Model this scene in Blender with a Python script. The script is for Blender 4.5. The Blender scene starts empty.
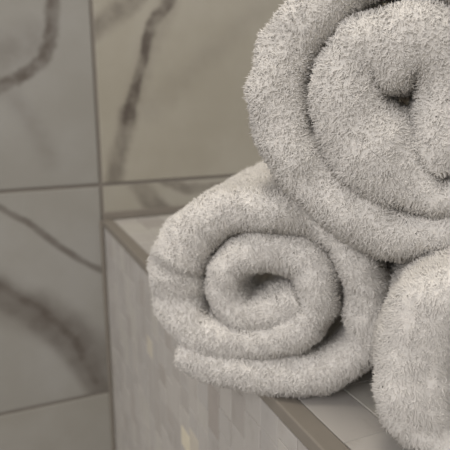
import bpy, bmesh, math, random
import numpy as np
from mathutils import Vector, Matrix

# ------------------------------------------------------------------ camera
SC = bpy.context.scene
COL = SC.collection
PITCH, YAW = math.radians(14.0), math.radians(23.5)
F = Vector((math.sin(YAW)*math.cos(PITCH), math.cos(YAW)*math.cos(PITCH), -math.sin(PITCH)))
R = Vector((math.cos(YAW), -math.sin(YAW), 0))
U = R.cross(F)
CAM = Vector((-0.14506, -0.75522, 0.18))
cd = bpy.data.cameras.new('camera')
cam = bpy.data.objects.new('camera', cd)
COL.objects.link(cam)
cam.matrix_world = Matrix(((R.x, U.x, -F.x, CAM.x), (R.y, U.y, -F.y, CAM.y), (R.z, U.z, -F.z, CAM.z), (0, 0, 0, 1)))
cd.sensor_width = 36.0
cd.lens = 560/450*36.0
cd.clip_start = 0.01
cd.dof.use_dof = True
cd.dof.focus_distance = 0.26
cd.dof.aperture_fstop = 15.0
SC.camera = cam

# ------------------------------------------------------------------ light
w = bpy.data.worlds.new('world'); SC.world = w
w.use_nodes = True
bg = w.node_tree.nodes['Background']
bg.inputs['Color'].default_value = (1.0, 0.94, 0.875, 1)
bg.inputs['Strength'].default_value = 0.54

def area(name, loc, target, size, power, col):
    l = bpy.data.lights.new(name, 'AREA'); l.shape = 'SQUARE'; l.size = size
    l.energy = power; l.color = col
    o = bpy.data.objects.new(name, l); COL.objects.link(o)
    o.location = loc
    o.rotation_euler = (Vector(target)-Vector(loc)).to_track_quat('-Z', 'Y').to_euler()
    return o
area('window_daylight', (-1.7, -1.5, 1.0), (0.05, -0.4, 0.05), 1.2, 24, (1.0, 0.95, 0.93))
area('ceiling_light', (-0.35, -0.6, 1.75), (0.05, -0.45, 0.0), 0.5, 11.5, (1.0, 0.91, 0.78))

vs = SC.view_settings
vs.view_transform = 'Standard'; vs.look = 'None'; vs.gamma = 1.0
vs.use_curve_mapping = False
vs.exposure = 0.06
SC.cycles.max_bounces = 16; SC.cycles.diffuse_bounces = 10; SC.cycles.transmission_bounces = 12

# ------------------------------------------------------------------ helpers
def tag(o, label=None, cat=None, group=None, kind=None):
    if label: o['label'] = label
    if cat: o['category'] = cat
    if group: o['group'] = group
    if kind: o['kind'] = kind
    return o

def link(name, me, mat=None, parent=None, loc=(0, 0, 0)):
    o = bpy.data.objects.new(name, me)
    COL.objects.link(o)
    if mat is not None and len(me.materials) == 0:
        me.materials.append(mat)
    o.parent = parent
    o.location = loc
    return o

def box_mesh(name, sx, sy, sz, bevel=0.0, seg=1):
    bm = bmesh.new()
    bmesh.ops.create_cube(bm, size=1.0)
    bmesh.ops.scale(bm, vec=(sx, sy, sz), verts=bm.verts)
    if bevel > 0:
        bmesh.ops.bevel(bm, geom=bm.edges[:], offset=bevel, segments=seg, affect='EDGES', profile=0.5)
    me = bpy.data.meshes.new(name)
    bm.to_mesh(me); bm.free()
    return me

def srgb(r, g, b):
    f = lambda c: (c/255/12.92) if c/255 <= 0.04045 else ((c/255+0.055)/1.055)**2.4
    return (f(r), f(g), f(b), 1)

class NT:
    def __init__(self, name):
        self.m = bpy.data.materials.new(name); self.m.use_nodes = True
        self.t = self.m.node_tree
        self.bsdf = self.t.nodes['Principled BSDF']
    def n(self, kind, **k):
        nd = self.t.nodes.new(kind)
        for a, v in k.items(): setattr(nd, a, v)
        return nd
    def put(self, sock, v):
        if hasattr(v, 'is_output'): self.t.links.new(v, sock)
        elif v is not None: sock.default_value = v
    def math(self, op, a, b=None, clamp=False):
        nd = self.n('ShaderNodeMath', operation=op, use_clamp=clamp)
        self.put(nd.inputs[0], a)
        if b is not None: self.put(nd.inputs[1], b)
        return nd.outputs[0]
    def vec(self, op, a, b=None, out=0, scale=None):
        nd = self.n('ShaderNodeVectorMath', operation=op)
        self.put(nd.inputs[0], a)
        if b is not None: self.put(nd.inputs[1], b)
        if scale is not None: self.put(nd.inputs['Scale'], scale)
        return nd.outputs[out]
    def noise(self, vec, scale, detail=3, rough=0.5, out=0):
        nd = self.n('ShaderNodeTexNoise')
        self.put(nd.inputs['Vector'], vec)
        nd.inputs['Scale'].default_value = scale
        nd.inputs['Detail'].default_value = detail
        nd.inputs['Roughness'].default_value = rough
        return nd.outputs[out]
    def mix(self, fac, a, b):
        nd = self.n('ShaderNodeMix', data_type='RGBA')
        self.put(nd.inputs[0], fac); self.put(nd.inputs[6], a); self.put(nd.inputs[7], b)
        return nd.outputs[2]
    def rng(self, v, a, b, c, d, smooth=True):
        nd = self.n('ShaderNodeMapRange')
        if smooth: nd.interpolation_type = 'SMOOTHSTEP'
        self.put(nd.inputs[0], v)
        for i, q in enumerate((a, b, c, d)): self.put(nd.inputs[1+i], q)
        return nd.outputs[0]

# ------------------------------------------------------------------ materials
TILE_BASE = (0.288, 0.279, 0.251, 1)
TILE_LIGHT = (0.322, 0.315, 0.292, 1)
VEIN = (0.102, 0.087, 0.075, 1)
VEINS = {
 'A': [
  ([(-0.047, 0.287), (-0.048, 0.258), (-0.054, 0.229), (-0.067, 0.208), (-0.09, 0.191), (-0.12, 0.177), (-0.2, 0.17)], 0.0071, 0.75, 0.5),
  ([(-0.106, 0.168), (-0.085, 0.138), (-0.064, 0.086)], 0.0139, 0.20, 1.0),
  ([(-0.22, 0.19), (-0.119, 0.207), (-0.077, 0.236)], 0.0247, 0.3, 1.0),
 ],
 'B': [
  ([(0.125, 0.34), (0.107, 0.295), (0.078, 0.257), (0.066, 0.219), (0.052, 0.174), (0.041, 0.132)], 0.0066, 0.75, 0.5),
  ([(0.041, 0.141), (0.028, 0.095), (0.015, 0.040)], 0.0115, 0.50, 0.6),
  ([(0.104, 0.29), (0.072, 0.226), (0.041, 0.135)], 0.0139, 0.25, 1.0),
  ([(-0.001, 0.248), (0.023, 0.264), (0.059, 0.292), (0.1, 0.34)], 0.0126, 0.50, 0.8),
  ([(0.30, 0.33), (0.188, 0.244), (0.072, 0.147)], 0.0184, 0.13, 1.0),
 ],
 'C': [
  ([(-0.2, 0.05), (-0.133, 0.03), (-0.098, 0.007), (-0.066, -0.025), (-0.034, -0.053), (0.0, -0.077)], 0.0041, 0.60, 0.6),
  ([(-0.22, -0.03), (-0.145, -0.081), (-0.099, -0.124), (-0.062, -0.168), (-0.037, -0.212), (-0.015, -0.264)], 0.0165, 0.42, 0.45),
  ([(-0.144, -0.072), (-0.086, -0.122), (-0.049, -0.17), (-0.024, -0.242)], 0.0049, 0.40, 0.7),
  ([(-0.092, -0.11), (-0.003, -0.195)], 0.0222, 0.35, 1.0),
  ([(-0.15, -0.085), (-0.06, -0.155), (-0.008, -0.235)], 0.027, 0.32, 0.7),
 ],
 'D': [
  ([(0.046, 0.05), (0.068, 0.023), (0.103, -0.008)], 0.0113, 0.50, 0.5),
  ([(0.086, 0.053), (0.128, 0.033), (0.175, 0.035), (0.28, 0.0)], 0.0074, 0.50, 0.6),
 ],
}
def marble(name, veins=None, seed=0.0, amp=0.018, tint=(1, 1, 1), lo=0.6):
    k = NT(name)
    pos = k.n('ShaderNodeNewGeometry').outputs['Position']
    p = k.vec('MULTIPLY', pos, (1, 0, 1))
    if seed: p = k.vec('ADD', p, (seed*3.7, seed*1.3, seed*2.1))
    nz = k.vec('SUBTRACT', k.noise(p, 36, 5, 0.58, out=1), (0.5, 0.5, 0.5))
    pd = k.vec('ADD', p, k.vec('MULTIPLY', nz, (amp, 0.0, amp)))
    pd = k.vec('MULTIPLY', pd, (1, 0, 1))
    mod = k.rng(k.noise(p, 38, 3, 0.5), 0.34, 0.66, lo, 1.15)
    total = None
    if veins:
        for pts, hw, st, soft in veins:
            dmin = None
            for (ax, az), (bx, bz) in zip(pts[:-1], pts[1:]):
                ba = (bx-ax, 0, bz-az); L2 = ba[0]**2+ba[2]**2
                pa = k.vec('SUBTRACT', pd, (ax, 0, az))
                h = k.math('MULTIPLY', k.vec('DOT_PRODUCT', pa, ba, out=1), 1/L2, clamp=True)
                q = k.vec('SCALE', ba, scale=h)
                d = k.vec('LENGTH', k.vec('SUBTRACT', pa, q), out=1)
                dmin = d if dmin is None else k.math('MINIMUM', dmin, d)
            msk = k.rng(dmin, hw*(1-soft)*1.1, hw*1.6, min(1, st*1.1), 0.0)
            total = msk if total is None else k.math('SUBTRACT', k.math('ADD', total, msk), k.math('MULTIPLY', total, msk))
    else:
        wv = k.n('ShaderNodeTexWave'); wv.inputs['Scale'].default_value = 1.6
        wv.inputs['Distortion'].default_value = 9; wv.inputs['Detail'].default_value = 4
        wv.inputs['Detail Scale'].default_value = 1.4
        k.put(wv.inputs['Vector'], pd)
        total = k.rng(wv.outputs['Fac'], 0.86, 1.0, 0.0, 0.65)
    total = k.math('MULTIPLY', total, mod, clamp=True)
    cloud = k.rng(k.noise(p, 9, 4, 0.55), 0.35, 0.7, 0.0, 1.0)
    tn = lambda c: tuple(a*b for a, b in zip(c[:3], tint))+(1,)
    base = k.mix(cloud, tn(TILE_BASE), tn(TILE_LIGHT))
    k.put(k.bsdf.inputs['Base Color'], k.mix(total, base, VEIN))
    k.bsdf.inputs['Roughness'].default_value = 0.32
    k.bsdf.inputs['Specular IOR Level'].default_value = 0.35
    return k.m

def plain(name, col, rough, var=0.12, scale=60):
    k = NT(name)
    pos = k.n('ShaderNodeNewGeometry').outputs['Position']
    nz = k.noise(pos, scale, 4, 0.6)
    dark = tuple(c*(1-var) for c in col[:3])+(1,)
    lite = tuple(min(1, c*(1+var)) for c in col[:3])+(1,)
    k.put(k.bsdf.inputs['Base Color'], k.mix(nz, dark, lite))
    k.bsdf.inputs['Roughness'].default_value = rough
    return k.m

def mosaic_material(name):
    k = NT(name)
    rnd = k.n('ShaderNodeObjectInfo').outputs['Random']
    cr = k.n('ShaderNodeValToRGB'); k.put(cr.inputs[0], rnd)
    cr.color_ramp.interpolation = 'LINEAR'
    stops = [(0.0, (0.365, 0.345, 0.326)), (0.10, (0.379, 0.364, 0.347)), (0.4, (0.401, 0.390, 0.376)),
             (0.8, (0.424, 0.409, 0.388)), (0.97, (0.435, 0.424, 0.395)), (1.0, (0.520, 0.486, 0.407))]
    e = cr.color_ramp.elements
    e[0].position, e[0].color = stops[0][0], stops[0][1]+(1,)
    e[1].position, e[1].color = stops[-1][0], stops[-1][1]+(1,)
    for pz, c in stops[1:-1]:
        q = e.new(pz); q.color = c+(1,)
    pos = k.n('ShaderNodeNewGeometry').outputs['Position']
    off = k.vec('SCALE', (7.1, 3.3, 5.7), scale=rnd)
    nz = k.noise(k.vec('ADD', k.vec('MULTIPLY', pos, (1, 1, 0.45)), off), 70, 4, 0.6)
    v = k.rng(nz, 0.52, 0.72, 0.0, 0.28)
    k.put(k.bsdf.inputs['Base Color'], k.mix(v, cr.outputs[0], (0.249, 0.226, 0.203, 1)))
    k.bsdf.inputs['Roughness'].default_value = 0.38
    k.bsdf.inputs['Specular IOR Level'].default_value = 0.35
    return k.m

def terry(name, col):
    k = NT(name)
    pos = k.n('ShaderNodeNewGeometry').outputs['Position']
    nz = k.noise(pos, 120, 2)
    c2 = tuple(c*0.96 for c in col[:3])+(1,)
    c = k.mix(nz, c2, col)
    k.put(k.bsdf.inputs['Base Color'], c)
    k.bsdf.inputs['Roughness'].default_value = 0.9
    k.bsdf.inputs['Specular IOR Level'].default_value = 0.1
    tr = k.n('ShaderNodeBsdfTranslucent'); k.put(tr.inputs[0], c)
    mx = k.n('ShaderNodeMixShader'); mx.inputs[0].default_value = 0.35
    k.t.links.new(k.bsdf.outputs[0], mx.inputs[1]); k.t.links.new(tr.outputs[0], mx.inputs[2])
    k.t.links.new(mx.outputs[0], k.t.nodes['Material Output'].inputs[0])
    return k.m

M_GROUT = plain('grout', (0.198, 0.181, 0.160, 1), 0.9)
M_TRIM = plain('trim_stone', (0.194, 0.176, 0.151, 1), 0.75, 0.1, 40)
M_BED = plain('mosaic_grout', (0.418, 0.398, 0.373, 1), 0.9)
M_FLOOR = plain('floor_tile', (0.3, 0.285, 0.265, 1), 0.4, 0.15, 12)
M_MOSAIC = mosaic_material('mosaic_marble')
M_CLOTH = terry('towel_cloth', (0.95, 0.935, 0.905, 1))
M_PILE = terry('towel_pile', (0.945, 0.926, 0.893, 1))

# ------------------------------------------------------------------ the wall, tile by tile
PW, PH, GAP, Z0 = 0.622, 0.311, 0.0052, 0.0487
NR0, NR1 = -2, 6
FLOOR_Z = Z0 + NR0*PH
wall = link('wall_back', box_mesh('wall_back', 6*PW, 0.08, (NR1-NR0)*PH), M_GROUT, None,
            (0, 0.0018+0.04, FLOOR_Z+(NR1-NR0)*PH/2))
tag(wall, 'marble tiled wall with brown grout behind the towels', None, None, 'structure')
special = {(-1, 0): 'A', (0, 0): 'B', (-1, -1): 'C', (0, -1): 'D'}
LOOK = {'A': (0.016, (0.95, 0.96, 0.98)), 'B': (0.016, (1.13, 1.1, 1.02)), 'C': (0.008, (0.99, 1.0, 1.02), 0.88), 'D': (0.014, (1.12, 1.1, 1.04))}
generic = [marble('marble_tile_%d' % i, None, 1.0+i*0.77) for i in range(3)]
calm = marble('marble_tile_calm', [([(-0.5, -0.5), (-0.3, -0.36), (-0.22, -0.30)], 0.008, 0.5, 0.7)])
for c in range(-3, 3):
    for r in range(NR0, NR1):
        me = box_mesh('tile', PW-GAP, 0.010, PH-GAP, 0.0009, 2)
        key = special.get((c, r))
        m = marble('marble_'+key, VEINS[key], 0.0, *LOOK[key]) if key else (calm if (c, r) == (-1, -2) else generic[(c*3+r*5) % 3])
        o = link('tile', me, m, wall)
        o.location = Vector(((c+0.5)*PW, 0.005, Z0+(r+0.5)*PH)) - wall.location

floor = link('floor', box_mesh('floor', 6*PW, 3.0, 0.06), M_FLOOR, None, (0, -1.5, FLOOR_Z-0.03))
tag(floor, 'grey tiled bathroom floor below the ledge', None, None, 'structure')

# ------------------------------------------------------------------ the ledge
LW, LD = 0.75, 1.05
TW = 0.0135
ledge = bpy.data.objects.new('tiled_ledge', None); COL.objects.link(ledge)
ledge.location = (LW/2, -LD/2, FLOOR_Z); ledge.empty_display_size = 0.1
tag(ledge, 'built-in ledge clad in grey marble mosaic with brown edge trim, under the towels', 'ledge')
LB = Vector(ledge.location)
def on_ledge(name, me, mat, c, kind=None):
    o = link(name, me, mat, ledge, Vector(c)-LB)
    if kind: o['kind'] = kind
    return o
core_h = -FLOOR_Z-0.0009
on_ledge('core', box_mesh('core', LW-0.0014, LD-0.0005, core_h), M_BED, (0.0007+(LW-0.0014)/2, -LD/2-0.00025, FLOOR_Z+core_h/2))
on_ledge('edge_trim', box_mesh('edge_trim', TW, LD-0.0015, 0.0095, 0.0012, 3), M_TRIM, (TW/2-0.0006, -LD/2-0.0006, -0.0043))
on_ledge('wall_trim', box_mesh('wall_trim', LW, 0.003, 0.0105, 0.001, 2), M_TRIM, (LW/2, -0.0016, 0.0053))
on_ledge('corner_trim', box_mesh('corner_trim', 0.0055, 0.004, -FLOOR_Z-0.0005, 0.001, 2), M_TRIM, (-0.0028, -0.0022, FLOOR_Z/2))

def in_view(p, m=25):
    v = Vector(p)-CAM; z = v.dot(F)
    if z < 0.02: return False
    x = 225+560*v.dot(R)/z; y = 225-560*v.dot(U)/z
    return -m < x < 450+m and -m < y < 450+m

random.seed(5)
meshes = {}
def chip(key, dims):
    if key not in meshes:
        meshes[key] = box_mesh('mosaic_tile', *dims, 0.0004, 1)
        meshes[key].materials.append(M_MOSAIC)
    return meshes[key]
rest = []          # chips nobody sees, joined
PITCHY, G = 0.0225, 0.0009
# upright chips on the side face
y = -0.0046; ci = 0
while y - PITCHY > -LD:
    z = -0.0095
    first = True
    while z > FLOOR_Z+0.02:
        hgt = random.choice((0.0205, 0.031, 0.0415))
        if first: hgt = random.choice((0.013, 0.0205, 0.031)); first = False
        hgt = min(hgt, z-FLOOR_Z)
        c = (0.0035+random.uniform(-0.0002, 0.0002), y-PITCHY/2, z-hgt/2)
        dims = (0.007, PITCHY-G, hgt-G)
        if in_view(c): on_ledge('mosaic_tile', chip(('s', round(hgt, 4)), dims), M_MOSAIC, c)
        else: rest.append((c, dims))
        z -= hgt
    y -= PITCHY
# chips on the top
x = TW-0.0006
while x+0.03 < LW:
    yy = -0.0045 - random.choice((0, 0.012, 0.025))
    first = True; y = -0.0045
    while y > -LD+0.03:
        ln = random.choice((0.045, 0.055)) if not first else random.choice((0.02, 0.032, 0.045)); first = False
        c = (x+0.0155, y-ln/2, -0.0035+random.uniform(-0.0002, 0.0002))
        dims = (0.031-0.0006, ln-0.0006, 0.007)
        if in_view(c, 5) and x < 0.30 and y < 0: on_ledge('mosaic_tile', chip(('t', ln), dims), M_MOSAIC, c)
        else: rest.append((c, dims))
        y -= ln
    x += 0.031
# a few chips of other stone in the side face
for (px, py, pz), col in (((0.0035, -0.335, -0.138), (0.60, 0.56, 0.45, 1)), ((0.0035, -0.396, -0.074), (0.34, 0.315, 0.295, 1)),
                          ((0.0035, -0.362, -0.150), (0.48, 0.45, 0.39, 1)), ((0.0035, -0.25, -0.11), (0.35, 0.33, 0.31, 1))):
    best = min((o for o in ledge.children if o.name.startswith('mosaic_tile')),
               key=lambda o: (o.location+LB-Vector((px, py, pz))).length)
    best.data = best.data.copy()
    best.data.materials[0] = plain('mosaic_stone', col, 0.4, 0.1, 90)
bm = bmesh.new()
for c, d in rest:
    mt = Matrix.Translation(Vector(c)-LB) @ Matrix.Diagonal((*d, 1))
    bmesh.ops.create_cube(bm, size=1.0, matrix=mt)
me = bpy.data.meshes.new('mosaic_field'); bm.to_mesh(me); bm.free()
on_ledge('mosaic_field', me, M_MOSAIC, LB, 'stuff')

# ------------------------------------------------------------------ rolled towels
YT = math.radians(41.5)

class Wob:                                   # smooth 3-D noise from a few sines
    def __init__(self, seed, size, n=7):
        r = np.random.RandomState(seed)
        k = r.normal(size=(n, 3)); k /= np.linalg.norm(k, axis=1)[:, None]
        self.k = k*(2*np.pi/size)*r.uniform(0.6, 1.5, n)[:, None]
        self.p = r.uniform(0, 6.28, n); self.n = n
    def __call__(self, P):
        return np.sin(P @ self.k.T + self.p).sum(-1)/math.sqrt(self.n)

def catmull(pts, per=14):
    P = np.array(pts, float)
    P = np.vstack([2*P[0]-P[1], P, 2*P[-1]-P[-2]])
    out = []
    for i in range(1, len(P)-2):
        a, b, c, d = P[i-1:i+3]
        for t in np.linspace(0, 1, per, endpoint=False):
            out.append(0.5*((2*b)+(c-a)*t+(2*a-5*b+4*c-d)*t*t+(3*b-a-3*c+d)*t**3))
    out.append(P[-2])
    return np.array(out)

def rolled_towel(label, path, along, length, seed, pile_in=0.0004, dens=1.0, front=None):
    rs = np.random.RandomState(seed)
    C = catmull(np.array(path)*0.001)
    seg = np.r_[0, np.cumsum(np.linalg.norm(np.diff(C[:, :2], axis=0), axis=1))]
    n = 240
    s = np.linspace(0, seg[-1], n)
    s = np.sort(np.r_[s, s[0]+0.012*np.linspace(0, 1, 7)[1:]**2, s[-1]-0.012*np.linspace(0, 1, 7)[1:]**2])
    n = len(s)
    cu = np.interp(s, seg, C[:, 0]); cv = np.interp(s, seg, C[:, 1]); h = np.interp(s, seg, C[:, 2])-pile_in
    tip = np.minimum(s, s[-1]-s)                       # rounded ends of the strip
    rr = np.minimum(1, tip/h)
    h = h*np.clip(1-(1-rr)**3, 0, 1)**(1/3)
    tu, tv = np.gradient(cu, s), np.gradient(cv, s)
    # smooth tangents a little
    ker = np.ones(5)/5
    tu = np.convolve(np.pad(tu, 2, 'edge'), ker, 'valid'); tv = np.convolve(np.pad(tv, 2, 'edge'), ker, 'valid')
    q = np.hypot(tu, tv); nu, nv = -tv/q, tu/q
    lip = 0.011
    wf = lip*(1-np.cos(np.linspace(0, np.pi/2, 8)))
    wm = np.linspace(lip, length-lip, 26)
    wb = length-wf[::-1]
    W = np.r_[wf, wm[1:-1], wb]
    def gfun(x):
        e = np.minimum(1, np.minimum(x, length-x)/lip)
        return np.clip(1-(1-e)**2.15, 0, 1)**(1/2.15)
    wob_f = Wob(seed+1, 0.05)
    lead = 0.0022*wob_f(np.c_[cu, cv, 0*cu])           # how far each turn pokes out at the front
    if front is not None: lead = lead + front(cu, cv, s/s[-1])
    lump = Wob(seed+2, 0.022); lump2 = Wob(seed+3, 0.06)
    uc = 0.5*((cu-h).min()+(cu+h).max())
    rows = []
    g = gfun(W)
    fade = np.clip((length-W)/length, 0, 1)**2
    side = []
    swell = 1+0.4*np.clip((s/s[-1]-0.72)/0.12, 0, 1)[:, None]*np.clip((W-0.014)/0.05, 0, 1)[None, :]   # the core is packed tight further in
    for sg, order in ((1, slice(None)), (-1, slice(None, None, -1))):
        u = cu[order, None]+sg*(g[None, :]*h[order, None]*swell[order])*nu[order, None]
        v = cv[order, None]+sg*(g[None, :]*h[order, None]*swell[order])*nv[order, None]
        a = W[None, :]-lead[order, None]*fade[None, :]
        side.append(np.stack([u, a+0*u, v], -1))
    G3 = np.concatenate([side[0], side[1][1:-1]], 0)   # (perimeter, W, 3)
    K, J = G3.shape[:2]
    def normals(G):
        dk = np.roll(G, -1, 0)-np.roll(G, 1, 0)
        dj = np.gradient(G, axis=1)
        N = np.cross(dk, dj)
        L = np.linalg.norm(N, axis=-1, keepdims=True)
        return N/np.maximum(L, 1e-12)
    N = normals(G3)
    half = slice(0, n)
    ref = np.zeros((K, 2)); ref[:n, 0] = nu; ref[:n, 1] = nv
    ref[n:, 0] = -nu[::-1][1:-1]; ref[n:, 1] = -nv[::-1][1:-1]
    jm = J//2
    if ((N[:, jm, 0]*ref[:, 0]+N[:, jm, 2]*ref[:, 1]).mean()) < 0: N = -N; flip = True
    else: flip = False
    bump = 0.0009*lump(G3.reshape(-1, 3))+0.0012*lump2(G3.reshape(-1, 3))
    G3 = G3+N*bump.reshape(K, J, 1)
    G3[..., 2] = np.maximum(G3[..., 2], 0.0012)
    # which sides face open air: shoot 2-D rays along the normal across the strip centreline
    cc = np.c_[cu, cv]
    A, B = cc[:-1], cc[1:]
    mid = G3[:, jm][:, [0, 2]]
    exposed = np.ones(K, bool)
    D = ref/np.maximum(np.linalg.norm(ref, axis=1, keepdims=True), 1e-9)
    for i in range(K):
        o = mid[i]+D[i]*0.002; d = D[i]
        e = B-A; den = d[0]*e[:, 1]-d[1]*e[:, 0]
        den = np.where(abs(den) < 1e-12, 1e-12, den)
        ao = A-o
        t = (ao[:, 0]*e[:, 1]-ao[:, 1]*e[:, 0])/den
        x = (ao[:, 0]*d[1]-ao[:, 1]*d[0])/den
        if ((t > 0) & (x >= 0) & (x <= 1)).any(): exposed[i] = False
    # --- body mesh
    root = bpy.data.objects.new('rolled_towel', None); COL.objects.link(root)
    root.empty_display_size = 0.05
    b = Vector((math.cos(YT), -math.sin(YT), 0)); a = Vector((math.sin(YT), math.cos(YT), 0))
    vmin = G3[..., 2].min()-0.001
    base = np.array([uc, length/2, max(0.0, vmin)])
    root.location = b*uc + a*(along+length/2) + Vector((0, 0, base[2]))
    root.rotation_euler = (0, 0, -YT)
    tag(root, label, 'towel', 'rolled bath towels piled on the ledge')
    verts = (G3-base).reshape(-1, 3)
    idx = np.arange(K*J).reshape(K, J)
    q = np.stack([idx[:, :-1], np.roll(idx, -1, 0)[:, :-1], np.roll(idx, -1, 0)[:, 1:], idx[:, 1:]], -1).reshape(-1, 4)
    if flip: q = q[:, ::-1]
    me = bpy.data.meshes.new('cloth_roll')
    me.from_pydata(verts.tolist(), [], q.tolist()); me.update()
    me.polygons.foreach_set('use_smooth', np.ones(len(me.polygons), bool))
    link('cloth_roll', me, M_CLOTH, root)
    # --- terry pile: little bent tapering loops of yarn
    P0 = G3; k1 = np.roll(G3, -1, 0)
    e1 = (k1-G3)[:, :-1]; e2 = (G3[:, 1:]-G3[:, :-1])
    area_q = np.linalg.norm(np.cross(e1, e2), axis=-1)
    wq = 0.5*(W[1:]+W[:-1])
    dn = np.zeros((K, J-1))
    near = 1.0*(wq < 0.032)
    dn += near[None, :]*1.8
    ex = exposed[:, None]*np.where(wq < 0.10, 0.85, np.where(wq < 0.2, 0.5, 0.25))[None, :]
    dn = np.maximum(dn, ex)
    back = (wq > length-0.02)
    dn = np.maximum(dn, 0.3*back[None, :])
    cnt = area_q*dn*dens*7.5e5
    num = np.floor(cnt+rs.rand(*cnt.shape)).astype(int).ravel()
    qi = np.repeat(np.arange(num.size), num)
    ki, ji = qi//(J-1), qi % (J-1)
    fu, fv = rs.rand(len(qi), 1), rs.rand(len(qi), 1)
    k2 = (ki+1) % K
    bil = lambda X: (X[ki, ji]*(1-fu)+X[k2, ji]*fu)*(1-fv)+(X[ki, ji+1]*(1-fu)+X[k2, ji+1]*fu)*fv
    root_p = bil(G3); nn = bil(N); nn /= np.maximum(np.linalg.norm(nn, axis=1, keepdims=True), 1e-9)
    T = len(qi)
    fld = np.stack([Wob(seed+10+i, 0.012, 8)(root_p) for i in range(3)], -1)
    fld2 = np.stack([Wob(seed+20+i, 0.0045, 8)(root_p) for i in range(3)], -1)
    dirn = nn+0.32*fld+0.27*fld2+0.27*rs.normal(size=(T, 3))
    dirn -= nn*np.minimum(0, (dirn*nn).sum(1, keepdims=True)-0.25)
    dirn /= np.linalg.norm(dirn, axis=1, keepdims=True)
    ln = (0.0025+0.0004*Wob(seed+30, 0.01)(root_p)+0.0006*rs.normal(size=T)).clip(0.0013, 0.0042)[:, None]
    ln = ln*np.where(((wq[ji] > 0.10))[:, None], 1.15, 1.0)
    bend = 0.35*rs.normal(size=(T, 3))+0.25*fld2+np.array([0, 0, -0.25])
    m_p = root_p+dirn*ln*0.55
    d2 = dirn+bend; d2 /= np.linalg.norm(d2, axis=1, keepdims=True)
    t_p = m_p+d2*ln*0.5
    ref3 = np.where(abs(dirn[:, 2:3]) < 0.8, np.array([[0, 0, 1.0]]), np.array([[1.0, 0, 0]]))
    x1 = np.cross(dirn, ref3); x1 /= np.linalg.norm(x1, axis=1, keepdims=True)
    y1 = np.cross(dirn, x1)
    rad = (0.00027*np.exp(0.2*rs.normal(size=(T, 1))))*np.where((wq[ji] > 0.10)[:, None], 1.35, 1.0)
    V = np.empty((T, 7, 3))
    ph = rs.rand(T, 1)*6.28
    for i in range(3):
        an = ph+i*2.0944
        o = x1*np.cos(an)+y1*np.sin(an)
        V[:, i] = root_p-dirn*0.0006+o*rad
        V[:, 3+i] = m_p+o*rad*1.1
    V[:, 6] = t_p
    V[..., 2] = np.maximum(V[..., 2], 0.0004)
    V = (V-base).reshape(-1, 3)
    tri = np.array([[0, 1, 4], [0, 4, 3], [1, 2, 5], [1, 5, 4], [2, 0, 3], [2, 3, 5], [3, 4, 6], [4, 5, 6], [5, 3, 6]])
    Tn = (tri[None]+7*np.arange(T)[:, None, None]).reshape(-1, 3)
    pm = bpy.data.meshes.new('terry_pile')
    pm.vertices.add(len(V)); pm.vertices.foreach_set('co', V.astype(np.float32).ravel())
    pm.loops.add(len(Tn)*3); pm.loops.foreach_set('vertex_index', Tn.astype(np.int32).ravel())
    pm.polygons.add(len(Tn)); pm.polygons.foreach_set('loop_start', (np.arange(len(Tn))*3).astype(np.int32))
    pm.update(calc_edges=True)
    pm.polygons.foreach_set('use_smooth', np.ones(len(Tn), bool))
    gn = np.empty(len(V)*3, np.float32); pm.vertex_normals.foreach_get('vector', gn)
    gn = gn.reshape(T, 7, 3)
    dt = (gn*nn[:, None, :]).sum(-1, keepdims=True)
    sn = gn+nn[:, None, :]*np.where(dt > 0, 4.0, 0.6)
    sn /= np.maximum(np.linalg.norm(sn, axis=-1, keepdims=True), 1e-9)
    pm.normals_split_custom_set_from_vertices(sn.reshape(-1, 3).astype(np.float32))
    po = link('terry_pile', pm, M_PILE, root); po['kind'] = 'stuff'
    return root

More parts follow.
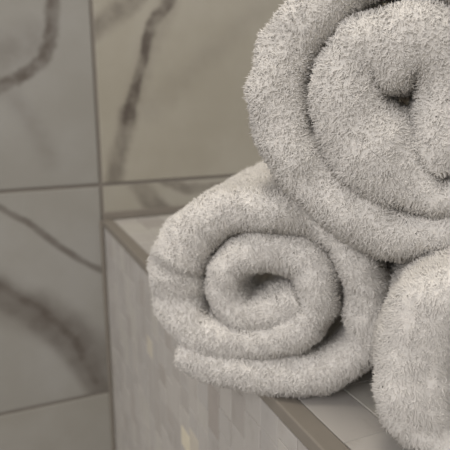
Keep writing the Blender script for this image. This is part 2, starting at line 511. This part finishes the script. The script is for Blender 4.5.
LEFT = [[265.5, 15.5, 14], [300.6, 13, 12.5], [331.2, 13.4, 11.7], [359.8, 20.3, 11.7], [376.3, 39.5, 11.2], [375.8, 65.8, 11.4],
        [370.0, 86.0, 9.6], [356.2, 100.6, 7.7], [337.1, 111.3, 9.8], [314.8, 113.2, 11.8], [291.2, 107.0, 12.8], [271.2, 90.0, 15.0],
        [262.6, 67.2, 17.6], [264.6, 45.6, 15.6], [278.5, 32.9, 12.4], [300.6, 31.5, 12.0], [327.7, 37.0, 11.5], [344.6, 49.9, 11.6],
        [350.5, 68.4, 11.3], [345.0, 83.0, 10.8], [329.4, 88.0, 12.3], [312.2, 86.3, 12.5], [297.6, 76.2, 11], [295.6, 60.1, 11],
        [308, 48, 11], [327, 52.5, 12], [341, 61, 12]]
TOP = [[440.8, 132.9, 9.9], [423, 119, 9.8], [405.0, 110.5, 10.8], [387.9, 109.6, 12.1], [364.7, 120.9, 13.9], [342.5, 141.8, 14.6],
       [329.2, 168.5, 15.6], [331, 190.9, 14.6], [341.7, 209.6, 13.8], [361.6, 225.6, 12.0], [386.8, 230.9, 11.2], [411.0, 224.5, 10.8],
       [430.0, 206.2, 10.7], [438.4, 182.2, 10.9], [435.6, 157.2, 11.4], [425.9, 136.6, 11.1], [407.0, 129.1, 9.5], [383.7, 145.2, 21.2],
       [366.0, 162.1, 19.6], [361.9, 180.2, 16.6], [368.9, 193.6, 16.0], [383.2, 195.2, 19.5], [397.7, 196.6, 16.5], [409.3, 180.2, 16.5],
       [409.1, 160.8, 17.4], [404.5, 141, 15]]
RIGHT = [[484, 13, 11], [450, 12, 12], [420, 13.5, 12], [406, 27, 15.5], [402.3, 52, 17], [406, 76, 16.2], [418, 91.5, 14], [440, 97, 12],
         [463, 92, 12], [480, 77, 12], [487, 56, 12], [477, 38, 11.5], [455, 36.5, 11.5], [442, 41, 12], [435, 57, 12], [438, 71, 11],
         [446, 75, 11], [458, 66, 11], [453, 56, 9]]
rolled_towel('rolled white terry towel over the ledge edge, lower left, its flat tail underneath', LEFT, -0.3715, 0.27, 11,
             front=lambda u, v, f: -0.008*np.clip((0.277-u)/0.006, 0, 1)*np.clip((0.079-v)/0.006, 0, 1)*np.clip((v-0.040)/0.012, 0, 1))
rolled_towel('rolled white terry towel lying on top of the two others', TOP, -0.3919, 0.27, 37,
             front=lambda u, v, f: 0.005*np.clip((f-0.48)/0.1, 0, 1))
rolled_towel('rolled white terry towel on the ledge, lower right, cut off by the photo edge', RIGHT, -0.4159, 0.27, 61)
